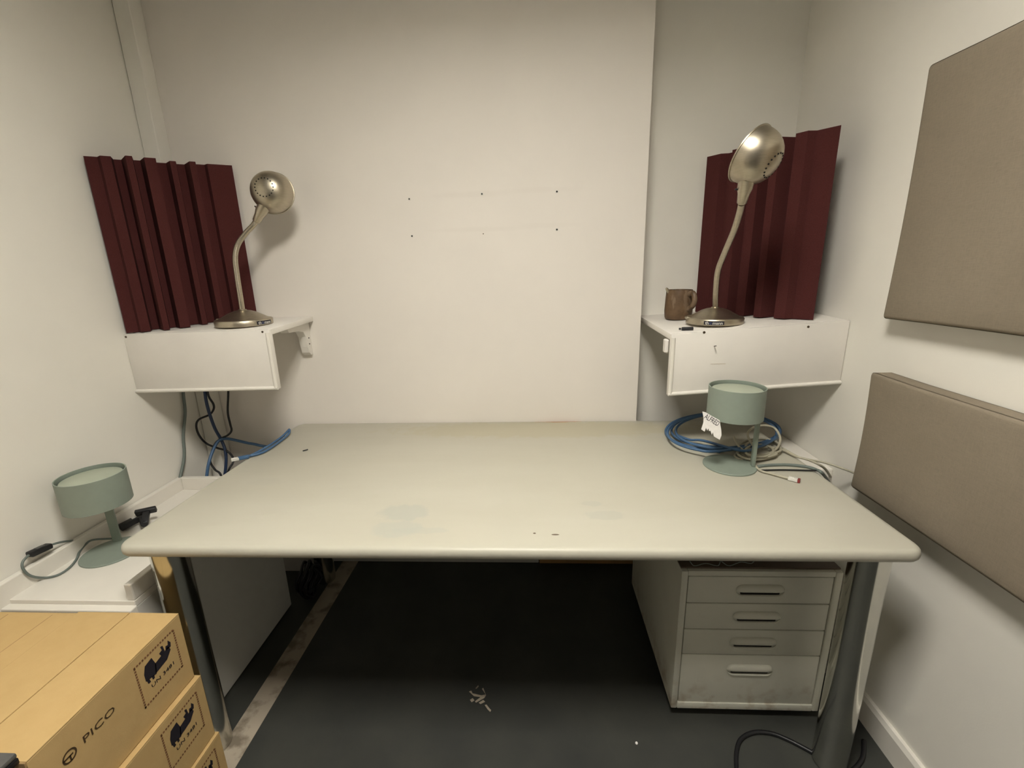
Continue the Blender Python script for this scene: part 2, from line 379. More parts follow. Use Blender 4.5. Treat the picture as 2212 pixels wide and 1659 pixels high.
# ================================================================== LOW WHITE CABINET BY THE LEFT WALL
LZ = .530; cx0, cx1, cy0, cy1 = XL+.002, -.925, -.805, -.212
cab = thing('low_cabinet', ((cx0+cx1)/2, (cy0+cy1)/2, 0), 'low white cabinet with a raised rim against the left wall', 'cabinet')
G().box(cx1-.018, cx1, cy0+.0, cy1, .006, LZ-.018, .002).build('side_panel', M['laminate'], cab)
G().box(cx0, cx0+.018, cy0, cy1, .006, LZ-.018, .002).build('side_panel', M['laminate'], cab)
G().box(cx0+.018, cx1-.018, cy1-.016, cy1, .006, LZ-.018).build('back_panel', M['laminate'], cab)
G().box(cx0+.018, cx1-.018, cy0+.012, cy0+.03, .06, LZ-.05, .002).build('door', M['laminate'], cab)
G().box(cx0, cx1, cy0, cy1, LZ-.018, LZ, .002).build('top_board', M['white_wood'], cab)
G().box(cx0, cx0+.018, cy0-.045, cy1, LZ-.02, LZ+.048, .003).build('wall_rim', M['white_wood'], cab)
G().box(cx0+.018, cx1, cy1-.018, cy1, LZ, LZ+.048, .003).build('back_rim', M['white_wood'], cab)
G().box(cx1-.020, cx1, cy0+.002, cy1-.018, LZ, LZ+.046, .003).build('side_rim', M['white_wood'], cab)
G().box(cx0, cx1+.006, cy0-.022, cy0, LZ-.045, LZ-.010, .003).build('front_lip', M['white_wood'], cab)
for yy, zz, r in ((-.640, .44, .012), (-.60, .455, .003), (-.645, .41, .002)):
    G().lathe([(r, 0), (r, .0012), (0, .0014)], frame((cx1, yy, zz), (1, 0, 0)), 16).build('cover_cap', M['white_wood'], cab, True)

# ================================================================== WALL SHELVES (top board + deep front board)
def plane3(a, b, c):
    a, b, c = Vector(a), Vector(b), Vector(c); n = (b-a).cross(c-a)
    return lambda x, y: a.z-(n.x*(x-a.x)+n.y*(y-a.y))/n.z
zL = plane3((-.78, -.30, 1.136), (-.766, 0, 1.148), (XL, -.30, 1.131))
zR = plane3((.50, -.30, 1.097), (1.03, -.31, 1.130), (.507, .12, 1.109))
def slab(pts, zf, t): return [(x, y, zf(x, y)-t) for x, y in pts]+[(x, y, zf(x, y)) for x, y in pts]
def wall_shelf(zf, xa, xb, yf, yb, drop, end, label, screws):
    root = thing('wall_shelf', ((xa+xb)/2, yb, zf((xa+xb)/2, yb)), label, 'shelf')
    xe = xa if end < 0 else xb
    G().hexa(slab([(xa, yf+.0183), (xb, yf+.0183), (xb, yb), (xa, yb)], zf, .019), .0015).build('top_board', M['shelf'], root, True)
    G().hexa([(x, y, zf(x, yf)-d) for d in (drop, .0004) for x, y in ((xa, yf), (xb, yf), (xb, yf+.018), (xa, yf+.018))], .002).build('front_board', M['shelf'], root, True)
    p = [(xa, yf-.001, zf(xa, yf)-drop+.005), (xb, yf-.001, zf(xb, yf)-drop+.005)]
    G().tube(p, .0062, 12, False).build('bottom_bead', M['white_wood'], root, True)
    ex = xe-end*.006
    G().tube([(ex, yf-.001, zf(xe, yf)-drop+.004), (ex, yf-.001, zf(xe, yf)-.010)], .0062, 12, False).build('end_bead', M['white_wood'], root, True)
    for px, py, r in screws:
        c = P(px, py, y=yf)
        G().lathe([(r, 0), (r, .0008), (r*.4, .0012), (0, .0012)], frame((c.x, yf, c.z), (0, -1, 0)), 12).build('screw', M['screw'], root, True)
    return root
shL = wall_shelf(zL, XL+.001, -.779, -.30, -.001, .200, 1, 'white painted box-fronted shelf on the left holding a desk lamp', ((272, 728, .0035), (567, 717, .0035)))
shR = wall_shelf(zR, .501, XR-.002, -.305, YR-.001, .197, -1, 'white painted box-fronted shelf on the right holding a mug', ((1521, 718, .004), (1746, 706, .0038)))
# bracket under the left shelf
br = [(0, 0), (-.150, 0), (-.155, -.012), (-.148, -.024), (-.085, -.026), (-.050, -.034), (-.036, -.055), (-.030, -.095), (-.024, -.118), (-.012, -.130), (0, -.126)]
G().prism(br, (-.828, -.002, zL(-.80, 0)-.0195), (0, 1, 0), (0, 0, 1), (1, 0, 0), .030).build('bracket', M['shelf'], shL)
for dz in (-.062, -.085):
    G().lathe([(.0028, 0), (.0028, .001), (0, .001)], frame((-.798, -.018, zL(-.80, 0)-.0195+dz), (1, 0, 0)), 10).build('screw', M['nickel_dark'], shL)
G().box(.488, .501, -.285, -.262, zR(.5, -.28)-.062, zR(.5, -.28)-.0195, .004).build('bracket', M['shelf'], shR)
# nail and scratch on the right shelf's front board
c = P(1543, 748, y=-.305); G().tube([(c.x, -.304, c.z), (c.x-.004, -.328, c.z+.005)], .0014, 8, False).build('nail', M['screw'], shR)
c = P(1556, 786, y=-.3053); G().box(c.x-.030, c.x+.016, -.3056, -.3052, c.z-.0003, c.z+.0003).build('scratch', M['card_edge'], shR)

# ================================================================== FOAM PANELS
def foam(p0, p1, z0a, z0b, z1a, z1b, profile, label, back=-.045):
    """profile: (s, depth) along the panel's width; ridges run vertically"""
    p0, p1 = Vector((*p0, 0)), Vector((*p1, 0)); d = (p1-p0); Ln = d.length; d.normalize(); nrm = Vector((d.y, -d.x, 0))
    if nrm.y > 0: nrm = -nrm
    lo = []; hi = []
    pr = [(s*Ln, dd) for s, dd in profile]+[(Ln-.052, back), (.052, back)]
    for s, dd in pr:
        q = p0+d*s+nrm*dd; t = s/Ln
        lo.append(Vector((q.x, q.y, z0a+(z0b-z0a)*t))); hi.append(Vector((q.x, q.y, z1a+(z1b-z1a)*t)))
    n = len(pr); Fc = [(i, (i+1) % n, (i+1) % n+n, i+n) for i in range(n)]+[tuple(range(n))[::-1], tuple(range(n, 2*n))]
    mid = (p0+p1)/2
    return tag(G().add(lo+hi, Fc).build('foam_panel', M['foam'], None, False, (mid.x, mid.y, z0a)), label, 'acoustic foam', 'maroon foam panels on the shelves')
def hit_s(px, py, p0, p1):
    p0, p1 = Vector((*p0, 0)), Vector((*p1, 0)); d = p1-p0; n = Vector((d.y, -d.x, 0)); r = ray(px, py)
    t = (p0-Vector((CAM.x, CAM.y, 0))).dot(n)/Vector((r.x, r.y, 0)).dot(n); q = CAM+r*t
    return (Vector((q.x, q.y, 0))-p0).dot(d)/d.length_squared
fp0, fp1 = (-1.260, -.300), (-.992, -.014)
prL = [(0, 0)]
for a, b2, dd, nx in ((213, 242, .022, -.022), (265, 285, .048, -.014), (305, 335, .040, -.030), (362, 380, .012, -.034), (402, 420, .026, -.016), (443, 484, .003, .003)):
    sa, sb = hit_s(a, 345, fp0, fp1), hit_s(b2, 350, fp0, fp1)
    g0 = prL[-1][1]
    prL += [(sa-.004, g0), (sa+.008, dd), (sb-.006, dd), (sb+.016, nx)]
prL = [q for q in prL if q[0] < .985]+[(1, .003)]
foam(fp0, fp1, zL(-1.26, -.3)+.002, zL(-.99, 0)+.002, 1.664, 1.687, prL, 'ridged maroon foam panel across the left corner behind the left gooseneck lamp')
rp0, rp1 = (.712, .105), (.945, -.262)
prR = [(0, .0), (.13, .0), (.17, -.020), (.23, -.020), (.25, .012), (.33, .012), (.36, -.022), (.41, -.022), (.435, .020), (.50, .020), (.525, -.026), (.575, -.026), (.60, .034), (.655, .034), (.70, -.018), (.735, -.020), (.75, .026), (.83, .026), (.86, .004), (1, .0)]
foam(rp0, rp1, zR(.712, .1)+.002, zR(.945, -.26)+.002, 1.681, 1.673, prR, 'ridged maroon foam panel across the right corner beside the mug')

# ================================================================== GOOSENECK DESK LAMPS
def goose_lamp(base, path, socket, head_c, crown, R, label, zbase, text_dir):
    base = Vector(base); root = thing('desk_lamp', base, label, 'lamp', 'brushed metal gooseneck lamps')
    rb = .089
    G().lathe([(rb-.004, 0), (rb, .002), (rb+.001, .019), (rb-.002, .022), (rb*.86, .024), (rb*.70, .032), (rb*.48, .043), (rb*.30, .049), (.014, .051), (.012, .054), (.009, .054)], Matrix.Translation(base), 48).build('base', M['nickel'], root, True, angle=50)
    pts = [base+Vector((0, 0, .05))]+[Vector(p) for p in path]
    G().tube(pts, .0086, 14).build('gooseneck', M['nickel'], root, True)
    s0, s1 = Vector(socket[0]), Vector(socket[1])
    ln = (s1-s0).length
    sk = G().lathe([(.0098, 0), (.0122, .003), (.0145, ln*.38), (.0185, ln*.60), (.0195, ln)], frame(s0, s1-s0), 28).build('socket', M['nickel'], root, True)
    ax = (s1-s0).normalized(); side = ax.cross(Vector((0, 1, 0))).normalized()
    q = s0+ax*ln*.6-side*.016
    if q.x > (s0+ax*ln*.6).x: side = -side; q = s0+ax*ln*.6-side*.016
    G().tube([q, q-side*.009+Vector((0, 0, .002))], .0022, 8, False).build('switch', M['black'], sk)
    fr = frame(Vector(head_c)-Vector(crown).normalized()*R*.5, crown)
    D = R*1.08
    outer = [(R, 0), (R*1.0, D*.08), (R*.99, D*.2), (R*.965, D*.34), (R*.915, D*.48), (R*.83, D*.63), (R*.715, D*.765), (R*.58, D*.865), (R*.44, D*.93), (R*.28, D*.972), (R*.13, D*.993), (0, D)]
    inner = [(max(0, r-.0015), z-.0012 if z > .02 else z) for r, z in outer]
    sh = G().lathe(outer, fr, 56, False).lathe(inner[::-1], fr, 56, False).build('shade', M['nickel'], root, True, angle=60)
    G().lathe([(R-.002, .002), (R+.0022, .001), (R+.0028, -.0015), (R+.0005, -.0035), (R-.002, -.002)], fr, 56, False).build('rim', M['nickel'], sh, True)
    ring = G(); rv = R*.43; zv = D*.933
    for k in range(18):
        a = 2*math.pi*k/18; c = fr @ Vector((rv*math.cos(a), rv*math.sin(a), zv)); nrm = (fr.to_3x3() @ Vector((math.cos(a)*.45, math.sin(a)*.45, 1))).normalized()
        ring.lathe([(.0021, -.001), (.0021, .0012), (0, .0012)], frame(c, nrm), 8)
    ring.build('vent_holes', M['nickel_dark'], sh)
    # bulb inside
    G().lathe([(0, 0), (.012, .002), (.024, .018), (.024, .034), (.012, .052), (.010, .062)], fr @ Matrix.Translation((0, 0, .002)), 20).build('bulb', M['white_plastic'], root, True)
    # maker's plate wrapped round the rim of the base
    td = math.atan2(text_dir[1], text_dir[0]); rr = rb+.0012
    def wrap(x, z, off): a = td+x/rr; return base+Vector(((rr+off)*math.cos(a), (rr+off)*math.sin(a), .0105+z))
    g = G(); N = 10; hw, hh = .0300, .0058
    V = [wrap(-hw+2*hw*i/N, s*hh, .0004) for i in range(N+1) for s in (-1, 1)]
    pl = g.add(V, [(2*i, 2*i+2, 2*i+3, 2*i+1) for i in range(N)]).build('name_plate', M['ink'], root)
    tv, tf = text_geo('th   mann', .0142, .0001, .94)
    G().add([wrap(v.x, v.y-.0004, .0009+v.z) for v in tv], tf).build('lettering', M['label_white'], pl)
    rg = []; NN = 16
    for k in range(NN):
        a = 2*math.pi*k/NN
        for q in (.0038, .0019): rg.append(wrap(-.0098+q*math.cos(a), -.0008+q*math.sin(a), .0010))
    G().add(rg, [(2*k, (2*k+2) % (2*NN), (2*k+3) % (2*NN), 2*k+1) for k in range(NN)]).build('ring_letter', M['label_blue'], pl)
    # round pivot nub on the back edge
    G().box(base.x-rb-.006, base.x-rb+.012, base.y-.012, base.y+.012, base.z+.016, base.z+.024, .003).build('cord_grip', M['nickel'], root, True)
    return root
def to_cam(p): return (CAM-Vector(p)).normalized()
yl = -.185
bL = P(528, 695, y=yl); bL = (bL.x, yl, zL(bL.x, yl)+.001)
pathL = [P(519, 640, y=yl), P(512, 595, y=yl+.005), P(508, 556, y=yl+.01), P(514, 528, y=yl+.02), P(530, 505, y=yl+.03), P(546, 488, y=yl+.035), P(553, 478, y=yl+.04)]
hL = P(581, 411, y=-.148); cvL = to_cam(hL)*math.cos(math.radians(25))+(-RT*.85+UP*.52)*math.sin(math.radians(25))
goose_lamp(bL, pathL, (P(553, 479, y=-.145), P(572, 442, y=-.15)), hL, cvL, .0665, 'brushed metal gooseneck lamp on the left shelf with its shade turned to the wall', 0, (.97, -.24))
yr = -.175
bR = P(1543, 690, y=yr); bR = (bR.x, yr, zR(bR.x, yr)+.0015)
pathR = [P(1546, 630, y=yr-.02), P(1551, 585, y=yr-.05), P(1566, 545, y=yr-.09), P(1585, 500, y=yr-.15), P(1597, 462, y=yr-.20), P(1602, 440, y=yr-.23)]
hR = P(1645, 345, y=-.45); cvR = (RT*.90-UP*.44)*math.cos(math.radians(34))+to_cam(hR)*math.sin(math.radians(34))
goose_lamp(bR, pathR, (P(1602, 440, y=-.405), P(1614, 384, y=-.44)), hR, cvR, .0685, 'brushed metal gooseneck lamp on the right shelf with its shade tilted upward', 0, (-.37, -.93))

# ================================================================== SAGE GREEN TABLE LAMPS
def green_lamp(c, z, post_off, label, zs0, zs1, rb=.0745, rs=.0765):
    c = Vector((c[0], c[1], z)); root = thing('table_lamp', c, label, 'lamp', 'sage green table lamps')
    G().lathe([(rb-.001, 0), (rb, .001), (rb, .004), (rb-.001, .005)], Matrix.Translation(c), 56).build('base', M['green'], root, True)
    po = Vector((*post_off, 0)); w = po.normalized(); u = Vector((-w.y, w.x, 0))
    pc = c+po+Vector((0, 0, (.005+zs0+.03)/2))
    G().obox(pc, u, w, (0, 0, 1), .0105, .005, (zs0+.03-.005)/2, .002).build('post', M['green'], root, True)
    sc_ = Matrix.Translation(c)
    t = .0026
    G().lathe([(rs-t, zs0), (rs, zs0), (rs, zs1), (rs-t, zs1), (rs-t, zs0)], sc_, 64, False).build('shade', M['green'], root, True, angle=40)
    dm = G().lathe([(0, zs1-.017), (rs-.013, zs1-.017), (rs-.009, zs1-.012), (rs-.009, zs1-.0095), (rs-.010, zs1-.009), (0, zs1-.0090)], sc_, 56, False).build('top_disc', M['green_diff'], root, True)
    G().lathe([(0, zs0+.012), (rs-t, zs0+.012), (rs-t, zs0+.015), (0, zs0+.015)], sc_, 48, False).build('lower_disc', M['green_diff'], root, True)
    return root, c
gR, gRc = green_lamp((.663, -.420), H, (.0635, -.012), 'sage green drum-shaded lamp standing on the desk with a torn paper tag', .158, .250)
gL, gLc = green_lamp((-1.168, -.610), LZ, (-.030, .048), 'sage green drum-shaded lamp standing on the low white cabinet', .158, .250)
# torn paper tag stuck under the shade
def tagpt(px, py): 
    return P(px, py, y=-.472)
org = P(1538, 918, y=-.472); out = [(1520, 889), (1527, 891), (1540, 899), (1556, 908), (1557, 930), (1556, 940), (1551, 949), (1539, 942), (1538, 933), (1535, 939), (1533, 930), (1530, 931), (1529, 925), (1526, 930), (1524, 924), (1520, 932), (1513, 927), (1519, 914), (1521, 905)]
tu = RT; tv_ = UP
def uv(px, py): q = P(px, py, y=-.472)-org; return (q.dot(tu), q.dot(tv_))
nf = -FW
pt = G().prism([uv(*q) for q in out], org, tu, tv_, nf, .0004).build('paper_tag', M['paper'], gR)
pt['label'] = 'torn white paper tag with black capitals'
tx, tf = text_geo('ALFRED', .0145, .0001, 1.0)
a0, a1 = Vector(uv(1525, 899)), Vector(uv(1553, 917)); dirx = (a1-a0); wd = dirx.length; dirx.normalize(); diry = Vector((-dirx.y, dirx.x)); mid = (a0+a1)/2
mxw = max(v.x for v in tx)-min(v.x for v in tx); k = wd/mxw
G().add([org+tu*(mid.x+dirx.x*v.x*k+diry.x*v.y*1.5)+tv_*(mid.y+dirx.y*v.x*k+diry.y*v.y*1.5)+nf*(.0006+v.z) for v in tx], tf).build('lettering', M['ink'], pt)

# ================================================================== CARDBOARD BOXES
BX1 = -.752; BY1 = -.864; BY0 = -1.185; BX0 = -1.255; BH = .1835
def face_uv(px, py, xface): q = P(px, py, x=xface); return Vector((q.y, q.z))
def print_set(root, body, xf, zb, yb, logo):
    """writing on the right-hand side of a box; yb = back edge, zb = top edge"""
    def at(y, z, d=.0006): return Vector((xf+d, y, z))
    def put(body_txt, cy, cz, w, h, mat, nm, d=.0007):
        V, Fc = text_geo(body_txt, .02, .0001); mw = max(v.x for v in V)-min(v.x for v in V); mh = max(v.y for v in V)-min(v.y for v in V)
        oy = (max(v.y for v in V)+min(v.y for v in V))/2
        G().add([at(cy+v.x*w/mw, cz+(v.y-oy)*h/mh, d+v.z) for v in V], Fc).build(nm, mat, body)
    if logo:
        put('PICO', yb-.212, zb-.060, .062, .0145, M['brown_ink'], 'lettering')
        g = G(); N = 28; cy, cz = yb-.268, zb-.062
        V = []
        for k in range(N):
            a = 2*math.pi*k/N
            for r in (.0125, .0095): V.append(at(cy+r*math.cos(a), cz+r*math.sin(a)))
        g.add(V, [(2*k, (2*k+2) % (2*N), (2*k+3) % (2*N), 2*k+1) for k in range(N)])
        for y0, y1, z0, z1 in ((-.011, .006, -.0018, .0012), (-.001, .0018, -.011, .0)): g.add([at(cy+y0, cz+z0), at(cy+y1, cz+z0), at(cy+y1, cz+z1), at(cy+y0, cz+z1)], [(0, 1, 2, 3)])
        g.build('logo', M['brown_ink'], body)
    # battery handling label: hatched frame, pictogram, number
    y0, y1, z0, z1 = yb-.128, yb-.022, zb-.128, zb-.022
    g = G(); wf = .0042
    for i in range(16):
        t = i/16; a = t*(y1-y0); q = (y1-y0)/16*.62
        for zz in (z0, z1-wf): g.add([at(y0+a, zz), at(y0+a+q, zz), at(y0+a+q, zz+wf), at(y0+a, zz+wf)], [(0, 1, 2, 3)])
        a = t*(z1-z0); q = (z1-z0)/16*.62
        for yy in (y0, y1-wf): g.add([at(yy, z0+a), at(yy+wf, z0+a), at(yy+wf, z0+a+q), at(yy, z0+a+q)], [(0, 1, 2, 3)])
    g.build('label_frame', M['red_ink'], body)
    cy, cz = (y0+y1)/2, (z0+z1)/2+.012
    g = G()
    shapes = [[(-.036, -.012), (-.010, -.018), (-.006, .004), (-.012, .026), (-.030, .022), (-.036, .006)],
              [(-.012, -.016), (.020, -.012), (.034, .002), (.030, .014), (.014, .010), (-.008, .006)],
              [(.010, .008), (.020, .012), (.018, .028), (.012, .030), (.014, .020), (.006, .018)],
              [(.022, .010), (.036, .008), (.038, .018), (.032, .028), (.030, .018), (.024, .020)],
              [(-.034, -.012), (-.028, -.013), (-.026, -.022), (-.032, -.022)], [(-.022, -.014), (-.016, -.015), (-.016, -.023), (-.021, -.023)]]
    for sh in shapes: g.add([at(cy+a, cz+b) for a, b in sh], [tuple(range(len(sh)))])
    g.build('pictogram', M['ink'], body)
    put('UN 3481', cy+.004, cz-.034, .060, .0085, M['ink'], 'lettering')
def carton(ztop, dx, dy, label, logo, top):
    x0, x1, y0, y1 = BX0+dx, BX1+dx, BY0+dy, BY1+dy; z0 = ztop-BH+.0015
    root = thing('cardboard_box', ((x0+x1)/2, (y0+y1)/2, z0), label, 'box', 'stacked cardboard boxes')
    body = G().box(x0, x1, y0, y1, z0, ztop-.003, .0015).build('carton', M['card'], root)
    if top:   # the lid's flaps, a slot between them
        s = x1-.118
        G().box(s+.0012, x1, y0, y1, ztop-.003, ztop, .0008).build('flap', M['card'], root)
        G().box(x1-.245, s-.0012, y0, y1, ztop-.003, ztop, .0008).build('flap', M['card'], root)
        G().box(x0, x1-.2455, y0, y1-.008, ztop-.003, ztop-.0006, .0008).build('flap', M['card'], root)
        for xs in (x1-.30, x1-.41): G().box(xs, xs+.0012, y0, y1-.01, ztop-.0008, ztop-.0003).build('crease', M['card_edge'], root)
        G().box(x0, x1, y0-.003, y0, ztop-.011, ztop-.0005, .001).build('tuck_edge', M['card_edge'], root)
    else:
        G().box(x0, x1, y0, y1, ztop-.003, ztop, .0008).build('lid', M['card'], root)
    print_set(root, body, x1, ztop, y1, logo)
    return root
carton(3*BH, -.006, 0, 'topmost brown cardboard box of the stack, printed with a round logo', True, True)
carton(2*BH, .006, .004, 'middle brown cardboard box of the stack, battery label at its back end', False, False)
carton(1*BH, .013, .008, 'lowest brown cardboard box of the stack, standing on the floor', False, False)
ZT = 3*BH
gc = P(36, 1625, z=ZT+.022)
case = thing('grey_case', (gc.x-.15, gc.y-.06, ZT+.001), 'dark grey flat case lying on the front of the topmost box', 'case')
G().box(gc.x-.26, gc.x, gc.y-.16, gc.y, ZT+.001, ZT+.012, .002).build('bottom_half', M['black'], case, True)
G().box(gc.x-.26, gc.x, gc.y-.16, gc.y, ZT+.0125, ZT+.022, .003).build('lid', M['dark_case'], case, True)

# ================================================================== ACOUSTIC PANELS ON THE RIGHT WALL
def panel(y1, z0, z1, t, label):
    y0 = y1-1.25; x0, x1 = XR-t, XR-.001
    bm = bmesh.new()
    NY, NZ = 40, 18; idx = {}
    bmesh.ops.create_cube(bm, size=1)
    bmesh.ops.subdivide_edges(bm, edges=bm.edges[:], cuts=9, use_grid_fill=True)
    for v in bm.verts:
        a, b, c = v.co.x+.5, v.co.y+.5, v.co.z+.5
        x = x0+(x1-x0)*a; y = y0+(y1-y0)*b; z = z0+(z1-z0)*c
        # fabric pulled over the frame: sides bow in a little between the corners
        z += (-.006 if c > .99 else .004 if c < .01 else 0)*math.sin(math.pi*b)**.5 if b > 0 and b < 1 else 0
        y += (-.007*math.sin(math.pi*c) if b > .99 else 0)
        v.co = Vector((x, y, z))
    bm.normal_update()
    ed = [e for e in bm.edges if len(e.link_faces) == 2 and e.calc_face_angle(0) > .8]
    bmesh.ops.bevel(bm, geom=ed, offset=.009, segments=3, affect='EDGES', profile=.5)
    root = thing('acoustic_panel', (XR, (y0+y1)/2, (z0+z1)/2), label, 'acoustic panel', 'taupe fabric acoustic panels')
    G().bm(bm).build('fabric_cover', M['fabric'], root, True, angle=60)
    return root
panel(-.480, 1.156, 1.732, .045, 'upper tall taupe fabric acoustic panel on the right wall')
panel(-.488, .676, 1.014, .055, 'lower taupe fabric acoustic panel beside the desk end')

# ================================================================== MUG WITH PENS, SMALL THINGS ON THE RIGHT SHELF
ym = -.02; mc = P(1464, 689, y=ym); mz = zR(mc.x, ym)+.001; mc = Vector((mc.x, ym, mz))
mug = thing('mug', mc, 'brown glazed stoneware mug holding pens on the right shelf', 'mug')
rm = .048; hm = .105
G().lathe([(0, 0), (rm*.9, 0), (rm*.98, .006), (rm*1.02, .03), (rm*.99, .07), (rm*.95, hm-.004), (rm*.93, hm), (rm*.87, hm), (rm*.87, hm-.01), (rm*.9, .012), (0, .010)], Matrix.Translation(mc), 40, False).build('body', M['pot'], mug, True)
hd = Vector((.42, -.91, 0)).normalized()
G().tube([mc+hd*rm*.9+Vector((0, 0, hm-.016)), mc+hd*(rm+.018)+Vector((0, 0, hm-.010)), mc+hd*(rm+.028)+Vector((0, 0, hm-.032)), mc+hd*(rm+.020)+Vector((0, 0, hm-.054)), mc+hd*rm*.95+Vector((0, 0, hm-.068))], [.009, .009, .0095, .0095, .009], 12).build('handle', M['pot'], mug, True)
def pen(a, b, r, mat, label, tip=None):
    a, b = Vector(a), Vector(b); root = thing('pen', a, label, 'pen'); d = (b-a).normalized()
    G().tube([a, a+d*.004, b-d*.022], [r*.7, r, r], 12, False).build('barrel', mat, root, True)
    G().tube([b-d*.022, b-d*.006, b], [r, r*.8, r*.45], 12, False).build('tip', tip or M['nickel'], root, True)
top_ = mc+Vector((0, 0, hm))
pen(mc+Vector((.020, .0, .014)), P(1439, 622, y=ym-.01), .0066, M['black'], 'dark pen with a metal tip poking out left of the mug')
pen(mc+Vector((.005, .018, .014)), P(1447, 629, y=ym+.01), .0042, M['wood'], 'wooden pencil leaning in the mug behind the dark pen', M['card_edge'])
q = P(1455, 630, y=ym); tag(G().lathe([(0, -.0085), (.005, -.0070), (.0082, -.003), (.0085, 0), (.0082, .003), (.005, .007), (0, .0085)], Matrix.Translation(q), 20, False).build('glass_bead', M['glass'], None, True, tuple(q)), 'clear glass bead at the rim of the mug', 'bead')
st = thing('glass_stirrer', q, None, None) if False else None
u0 = P(1473, 706, y=-.255); u1 = P(1498, 708, y=-.262)
u0 = Vector((u0.x, -.252, zR(u0.x, -.252)+.0055)); u1 = Vector((u1.x, -.262, zR(u1.x, -.262)+.0055)); d = (u1-u0).normalized()
us = thing('usb_stick', (u0+u1)/2, 'small black stick lying in front of the right gooseneck lamp', 'usb stick')
G().obox((u0+u1)/2, d, Vector((0, 0, 1)).cross(d), (0, 0, 1), (u1-u0).length/2, .008, .0048, .0022).build('body', M['black'], us, True)
G().tube([u0-d*.001, u0-d*.008], .003, 10, False).build('loop', M['black'], us, True)

# ================================================================== CABLES
def cable(name, pts, r, mat, label, group=None, closed=False, plug=None, sub=6):
    pts = [Vector(p) for p in pts]
    o = G().tube(pts, r, 8, True, sub, closed).build(name, M[mat], None, True, tuple(pts[0]), angle=None)
    return tag(o, label, 'cable', group)
def cable_thing(name, pts, r, mat, label, group=None):
    pts = [Vector(p) for p in pts]; root = thing(name, pts[0], label, 'cable', group)
    G().tube(pts, r, 8, True, 6).build('cord', M[mat], root, True, angle=None); return root
# below the left shelf
grp = 'cables hanging below the shelves'
cable('hanging_cable', [P(a, b, x=XL+.012) for a, b in ((395, 800), (396, 850), (400, 890), (396, 940), (398, 975), (396, 1000), (388, 1036), (384, 1058))], .0052, 'teal_cable', 'grey-green cable hanging nearest the left wall under the left shelf', grp)
cable('hanging_cable', [P(441, 800, y=-.10), P(443, 850, y=-.10), P(450, 885, y=-.10), P(464, 925, y=-.10), P(478, 950, y=-.08), P(487, 975, y=-.09), P(488, 1005, y=-.10), P(482, 1050, y=-.12)], .0056, 'navy_cable', 'dark blue cable running diagonally down under the left shelf', grp)
cable('hanging_cable', [P(446, 800, y=-.11), P(449, 850, y=-.10), P(461, 873, y=-.08), P(461, 885, y=-.08), P(452, 896, y=-.08), P(430, 906, y=-.105), P(424, 920, y=-.105), P(430, 940, y=-.105), P(446, 958, y=-.08), P(470, 968, y=-.08), P(490, 974, y=-.09), P(503, 988, y=-.09), P(503, 1000, y=-.10), P(495, 1013, y=-.12), P(485, 1040, y=-.13)], .0040, 'black_cable', 'thin black cable looping in an S under the left shelf', grp)
cable('hanging_cable', [P(494, 800, y=-.04), P(493, 850, y=-.04), P(492, 890, y=-.04), P(497, 915, y=-.05), P(500, 930, y=-.06), P(492, 940, y=-.07), P(476, 948, y=-.08), P(464, 960, y=-.09), P(455, 985, y=-.11), P(455, 1000, y=-.11), P(465, 1015, y=-.12), P(476, 1024, y=-.13), P(484, 1050, y=-.13)], .0040, 'black_cable', 'thin black cable hanging straight at first, rightmost under the left shelf', grp)
cable('hanging_cable', [Vector((-.925, -.025, .40)), Vector((-.925, -.03, .58)), P(560, 962, y=-.05), P(535, 957, y=-.06), P(500, 949, y=-.07), P(483, 948, y=-.08), P(470, 955, y=-.10), P(458, 978, y=-.13), P(450, 1005, y=-.16), P(446, 1035, y=-.18), P(443, 1070, y=-.20)], .0056, 'blue_cable', 'blue cable arching behind the back left corner of the desk', grp)
# blue patch cable with a clear plug on the desk edge
zc_ = H+.006
c = cable_thing('patch_cable', [P(530, 988, z=zc_+.002), P(552, 979, z=zc_), P(582, 962, z=zc_), P(607, 945, z=zc_+.004), P(621, 932, z=zc_+.012), P(625, 928, z=zc_+.016), P(623, 938, z=zc_+.004), P(600, 957, z=zc_), P(570, 976, z=zc_), P(540, 985, z=zc_)], .0042, 'blue_cable', 'blue patch cable with a clear plug at the back left of the desk')
a, b2 = P(517, 990, z=zc_+.001), P(532, 987, z=zc_+.001); d = (b2-a).normalized()
G().obox((a+b2)/2+d*.002, d, Vector((0, 0, 1)).cross(d), (0, 0, 1), .016, .0062, .0055, .002).build('boot', M['blue_cable'], c, True)
a = P(508, 992, z=zc_+.001); G().obox(a, d, Vector((0, 0, 1)).cross(d), (0, 0, 1), .011, .006, .0045, .001).build('plug', M['white_plastic'], c)
# below the right shelf
cable('hanging_cable', [P(1676, 800, y=.06), P(1676, 852, y=.06), P(1671, 890, y=.06), P(1668, 920, y=.06), P(1668, 960, y=.05), P(1666, 1000, y=.05)], .0040, 'black_cable', 'black cable hanging straight down under the right shelf', grp)
cable('hanging_cable', [P(1763, 800, y=-.0), P(1764, 850, y=-.0), P(1770, 880, y=-.0), P(1766, 905, y=-.01), P(1763, 930, y=-.02), P(1768, 950, y=-.03), P(1776, 980, y=-.05), P(1775, 1010, y=-.08), P(1770, 1030, y=-.10), P(1766, 1060, y=-.10)], .0050, 'teal_cable', 'grey-green cable hanging in curves by the right wall', grp)
